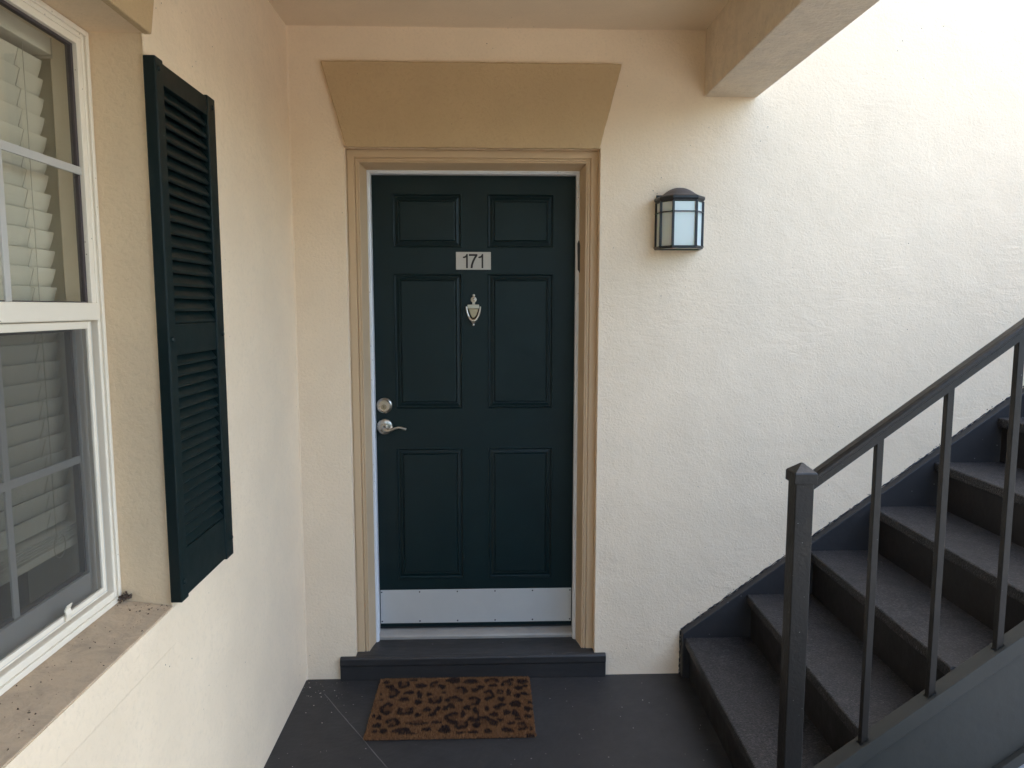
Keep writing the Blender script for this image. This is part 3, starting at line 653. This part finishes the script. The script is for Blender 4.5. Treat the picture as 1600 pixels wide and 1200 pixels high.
# ================================================================== STAIRS
RUN, RISE = .2675, .1945; SX, SZ = .862, .189
YW, YO = -.047, -1.045
sh = lambda y: .022*(y+.04)
stairs = thing('staircase', (1.0, -.55, 0), 'dark grey painted steel staircase rising to the right along the wall', 'staircase')
NT = 13
xe = SX + RUN*NT + .1
def stringz(x, z0=.202, x0=.85, sl=.730): return z0 + (x-x0)*sl
ws = MB().prism([(.853,-.0008,0),(.853,-.0008,.204),(xe,-.0008,stringz(xe)),(xe,-.0008,stringz(xe)-.36),(1.18,-.0008,0)], (0, -.043, 0))
obj('wall_stringer', ws, 'stair', stairs, bevel=.003)
for i in range(NT):
    x = SX + i*RUN; z = SZ + i*RISE; xb = x + RUN + .029
    t = MB()
    prof = [(x+.004, z), (x, z-.004), (x, z-.036), (x+.003, z-.040), (x+.012, z-.040), (x+.013, z-.030), (xb, z-.030), (xb, z)]
    vs = [(px+sh(YW), YW, pz_) for px, pz_ in prof] + [(px+sh(YO), YO, pz_-.011) for px, pz_ in prof]; n = len(prof)
    t.add(vs, [tuple(range(n)), tuple(range(n, 2*n))[::-1]] + [(k, (k+1) % n, (k+1) % n+n, k+n) for k in range(n)])
    obj('tread', t, 'tread', stairs, bevel=.002)
    r = MB(); zlo = z - RISE - .010 if i else .0; x2 = x+.021
    r.hexa([(x2+sh(YW),YW,zlo),(x2+.006+sh(YW),YW,zlo),(x2+.006+sh(YO),YO,zlo),(x2+sh(YO),YO,zlo),
            (x2+sh(YW),YW,z-.0305),(x2+.006+sh(YW),YW,z-.0305),(x2+.006+sh(YO),YO,z-.0415),(x2+sh(YO),YO,z-.0415)])
    obj('riser', r, 'riser', stairs)
oz = lambda x: .572 + .733*(x-1.40)
xs0 = .915
os_ = MB()
def sprism(y0, y1, top, bot, m_):
    x_at = lambda c: 1.40 + (c-.572)/.733     # where an edge c below the top line meets the floor
    P_ = [(xs0,y0,oz(xs0)-top)] if x_at(top) < xs0 else [(x_at(top),y0,0)]
    P_ += [(xe,y0,oz(xe)-top),(xe,y0,oz(xe)-bot)]
    if x_at(bot) > xs0:
        P_.append((x_at(bot),y0,0))
        if x_at(top) < xs0: P_.append((xs0,y0,0))
    else: P_.append((xs0,y0,oz(xs0)-bot))
    m_.prism(P_, (0, y1-y0, 0))
sprism(-1.046, -1.096, 0, .055, os_)
sprism(-1.048, -1.076, .0555, .385, os_)
sprism(-1.048, -1.092, .3855, .425, os_)
obj('outer_stringer', os_, 'outer', stairs, bevel=.002)

# lumpy paint and dirt where the stringer meets the wall
pl = MB(); pts = []; rs = []
for i in range(220):
    x = .853 + (3.2-.853)*i/219
    pts.append((x, -.0012, stringz(x) + .002 + random.uniform(-.0015, .0025))); rs.append(random.uniform(.0012, .0042))
pl.tube(pts, rs, 6)
pl.tube([(.851+random.uniform(-.001,.001), -.0015, .204*i/24) for i in range(25)], [random.uniform(.001,.0035) for _ in range(25)], 6)
def crumb(m_, c, r_):
    vs = [Vector(c)+Vector([random.gauss(0,1) for _ in range(3)]).normalized()*r_*random.uniform(.6,1.2) for _ in range(6)]
    m_.add(vs, [(0,1,2),(0,2,3),(0,3,4),(0,4,5),(1,2,5),(3,4,1),(2,3,5),(0,1,5)])
for k in range(170):
    x = random.uniform(.853, 3.0); crumb(pl, (x, -.0015, stringz(x)+.004+abs(random.gauss(0,.007))), random.choice((.001,.0014,.002,.003,.0042))*random.uniform(.7,1.1))
obj('paint_edge', pl, 'stair', stairs)
gr = MB()
for i in range(8):
    x0_ = SX+i*RUN; z_ = SZ+i*RISE
    for k in range(70):
        if k % 2: px, py = x0_+RUN+.018-abs(random.gauss(0,.012)), random.uniform(YO, YW)
        else: px, py = x0_+random.uniform(.01,.27), random.choice((YW-abs(random.gauss(0,.02)), random.uniform(YO,YW)))
        crumb(gr, (px+sh(py), py, z_+.0012), random.choice((.001,.0013,.0018,.0026)))
g_ = obj('tread_grit', gr, 'grit', stairs); g_['kind'] = 'stuff'

# ================================================================== RAILING
rl = thing('stair_railing', (.888, -1.074, 0), 'dark bronze metal stair railing with square newel post and thin balusters', 'railing')
nx, ny, nw = .8865, -1.0735, .0265
npst = obj('newel_post', MB().box(nx-nw, ny-nw, 0, nx+nw, ny+nw, 1.160), 'rail', rl, bevel=.003)
c_ = MB(); q = .0325
ringq = lambda q_, z: [(nx-q_,ny-q_,z),(nx+q_,ny-q_,z),(nx+q_,ny+q_,z),(nx-q_,ny+q_,z)]
c_.add(ringq(q, 1.142)+ringq(q, 1.170)+ringq(q*.93, 1.174)+ringq(.003, 1.197), [(3,2,1,0)]+[(i*4+k, i*4+(k+1) % 4, (i+1)*4+(k+1) % 4, (i+1)*4+k) for i in range(3) for k in range(4)]+[(12,13,14,15)])
obj('cap', c_, 'rail', npst, bevel=.0015)
hr0 = nx+nw+.001; hz = lambda x: 1.163 + .740*(x-.915)
xr = xe - .1
hp = [(-.022,-.004),(-.019,0),(-.010,.003),(.010,.003),(.019,0),(.022,-.004),(.022,-.014),(.017,-.018),(.014,-.020),(.014,-.043),(-.014,-.043),(-.014,-.020),(-.017,-.018),(-.022,-.014)]
h = MB(); n = len(hp)
vs = [(hr0, ny+a_, hz(hr0)+b) for a_, b in hp] + [(xr, ny+a_, hz(xr)+b) for a_, b in hp]
h.add(vs, [tuple(range(n)), tuple(range(n, 2*n))[::-1]] + [(k, (k+1) % n, (k+1) % n+n, k+n) for k in range(n)])
obj('handrail', h, 'rail', rl)
i = 0; bxp = 1.105
while bxp < xr - .05:
    w_ = .0098
    b = MB(); zb0 = oz(bxp)+.0005; zt0 = hz(bxp)-.044
    b.hexa([(bxp-w_,ny-w_,zb0-w_*.733),(bxp+w_,ny-w_,zb0+w_*.733),(bxp+w_,ny+w_,zb0+w_*.733),(bxp-w_,ny+w_,zb0-w_*.733),
            (bxp-w_,ny-w_,zt0-w_*.74),(bxp+w_,ny-w_,zt0+w_*.74),(bxp+w_,ny+w_,zt0+w_*.74),(bxp-w_,ny+w_,zt0-w_*.74)])
    obj('baluster', b, 'rail', rl, bevel=.0015)
    wb_ = MB()
    for k in range(14):
        a_ = 2*math.pi*k/14; ux, uy = bxp+w_*1.15*max(-1, min(1, 1.5*math.cos(a_))), ny+w_*1.15*max(-1, min(1, 1.5*math.sin(a_)))
        crumb(wb_, (ux, uy, oz(ux)+.002), random.uniform(.002, .0042))
    obj('weld_bead', wb_, 'rail', rl)
    bxp += .194

# ================================================================== SMALL THINGS
nest = MB()
for k in range(60):
    c = Vector((XF+.020+random.gauss(0,.006), WY1-.014+random.gauss(0,.007), .905+abs(random.gauss(0,.006))))
    r_ = random.uniform(.0015, .004); d1 = Vector([random.gauss(0,1) for _ in range(3)]).normalized()*r_*2; d2 = Vector([random.gauss(0,1) for _ in range(3)]).normalized()*r_; d3 = d1.cross(d2).normalized()*r_
    nest.add([c+d1, c+d2, c-d1, c-d2, c+d3, c-d3], [(0,1,4),(1,2,4),(2,3,4),(3,0,4),(1,0,5),(2,1,5),(3,2,5),(0,3,5)])
tag(obj('wasp_nest', nest, 'nest', origin=(XF+.02, WY1-.014, .897)), 'small dark brown clump of debris in the sill corner', 'nest')
def leaf(loc, size, rot):
    m_ = MB(); vs = []; pr = [(-1,0),(-.6,.35),(0,.5),(.5,.35),(1,0),(.5,-.35),(0,-.5),(-.6,-.35)]
    vs = [Vector((x*size, y*size, .002+.25*size*(x*x)*.6)) for x, y in pr] + [Vector((0,0,.0015))]
    mt = Matrix.Rotation(rot, 3, 'Z'); vs = [mt @ v + Vector(loc) for v in vs]
    m_.add(vs, [(i, (i+1) % 8, 8) for i in range(8)]); return m_
lf = obj('dry_leaf', leaf((1.60, -.17, .579), .017, .5), 'leaf', origin=(1.60, -.17, .578))
tag(lf, 'small dry brown leaf lying on the third stair tread', 'leaf')
# crumbs of plaster and paint lying on the floor
cr = MB()
for k in range(150):
    x = random.uniform(-.80, 1.0) if k % 3 else random.uniform(-.80, -.60); y = -abs(random.gauss(.05, .8)) if k % 3 else -abs(random.gauss(0, .12))
    if MX0-.01 < x < MX1+.01 and MY0-.01 < y < MY1+.01: continue
    if y > -.026 : continue
    r_ = random.choice((.0008, .0012, .0015, .002, .003))*random.uniform(.7, 1.2); a_ = random.uniform(0, 6)
    p = [Vector((x+r_*math.cos(a_+t)*random.uniform(.6,1.3), y+r_*math.sin(a_+t)*random.uniform(.6,1.3), .0003)) for t in (0, 1.5, 3, 4.6)]
    cr.add(p+[Vector((x, y, .0003+r_*.6))], [(0,1,4),(1,2,4),(2,3,4),(3,0,4)])
o = obj('floor_grit', cr, 'plate', origin=(0, -1, 0)); o['kind'] = 'stuff'; o['label'] = 'pale grit and paint crumbs scattered on the dark floor'

# leaf mass added out of view behind the camera to block low sky light
hd = MB(); n_ = 14000
for k in range(n_):
    x = random.uniform(-16, 16); top = 3.1 + .5*math.sin(x*1.3) + .35*math.sin(x*3.1+1)
    u = random.random(); dep = random.gauss(0, .55); z = -.25 + (top+.25)*u**.8
    y = -9.2 + dep*(1.15-u*.6)
    s = random.uniform(.14, .30); a1 = Vector([random.gauss(0, 1) for _ in range(3)]).normalized(); a2 = a1.cross(Vector([random.gauss(0, 1) for _ in range(3)])).normalized()
    c = Vector((x, y, z)); hd.quad(c-a1*s-a2*s*.4, c+a1*s-a2*s*.5, c+a1*s*.8+a2*s*.5, c-a1*s+a2*s*.4)
tag(obj('sky_blocker', hd, 'sky_blocker', origin=(0, -9.2, -.25)), 'added leafy sky blocker, out of view across the path from the green door', 'sky_blocker')

sg = MB()
for k in range(190):
    y = random.uniform(-2.18, -1.262); x = random.uniform(XF+.008, WX-.002); zz = .897+(x-XF)/(WX+.003-XF)*(.8795-.897)
    if k < 50: y = -1.262-abs(random.gauss(0, .03))
    crumb(sg, (x, y, zz+.0006), random.choice((.0006, .0009, .0012, .0018, .0028))*random.uniform(.7, 1.1))
o = obj('sill_grit', sg, 'nest', origin=(WX, -1.7, .89)); o['kind'] = 'stuff'; o['label'] = 'dark specks of dirt scattered over the window sill'
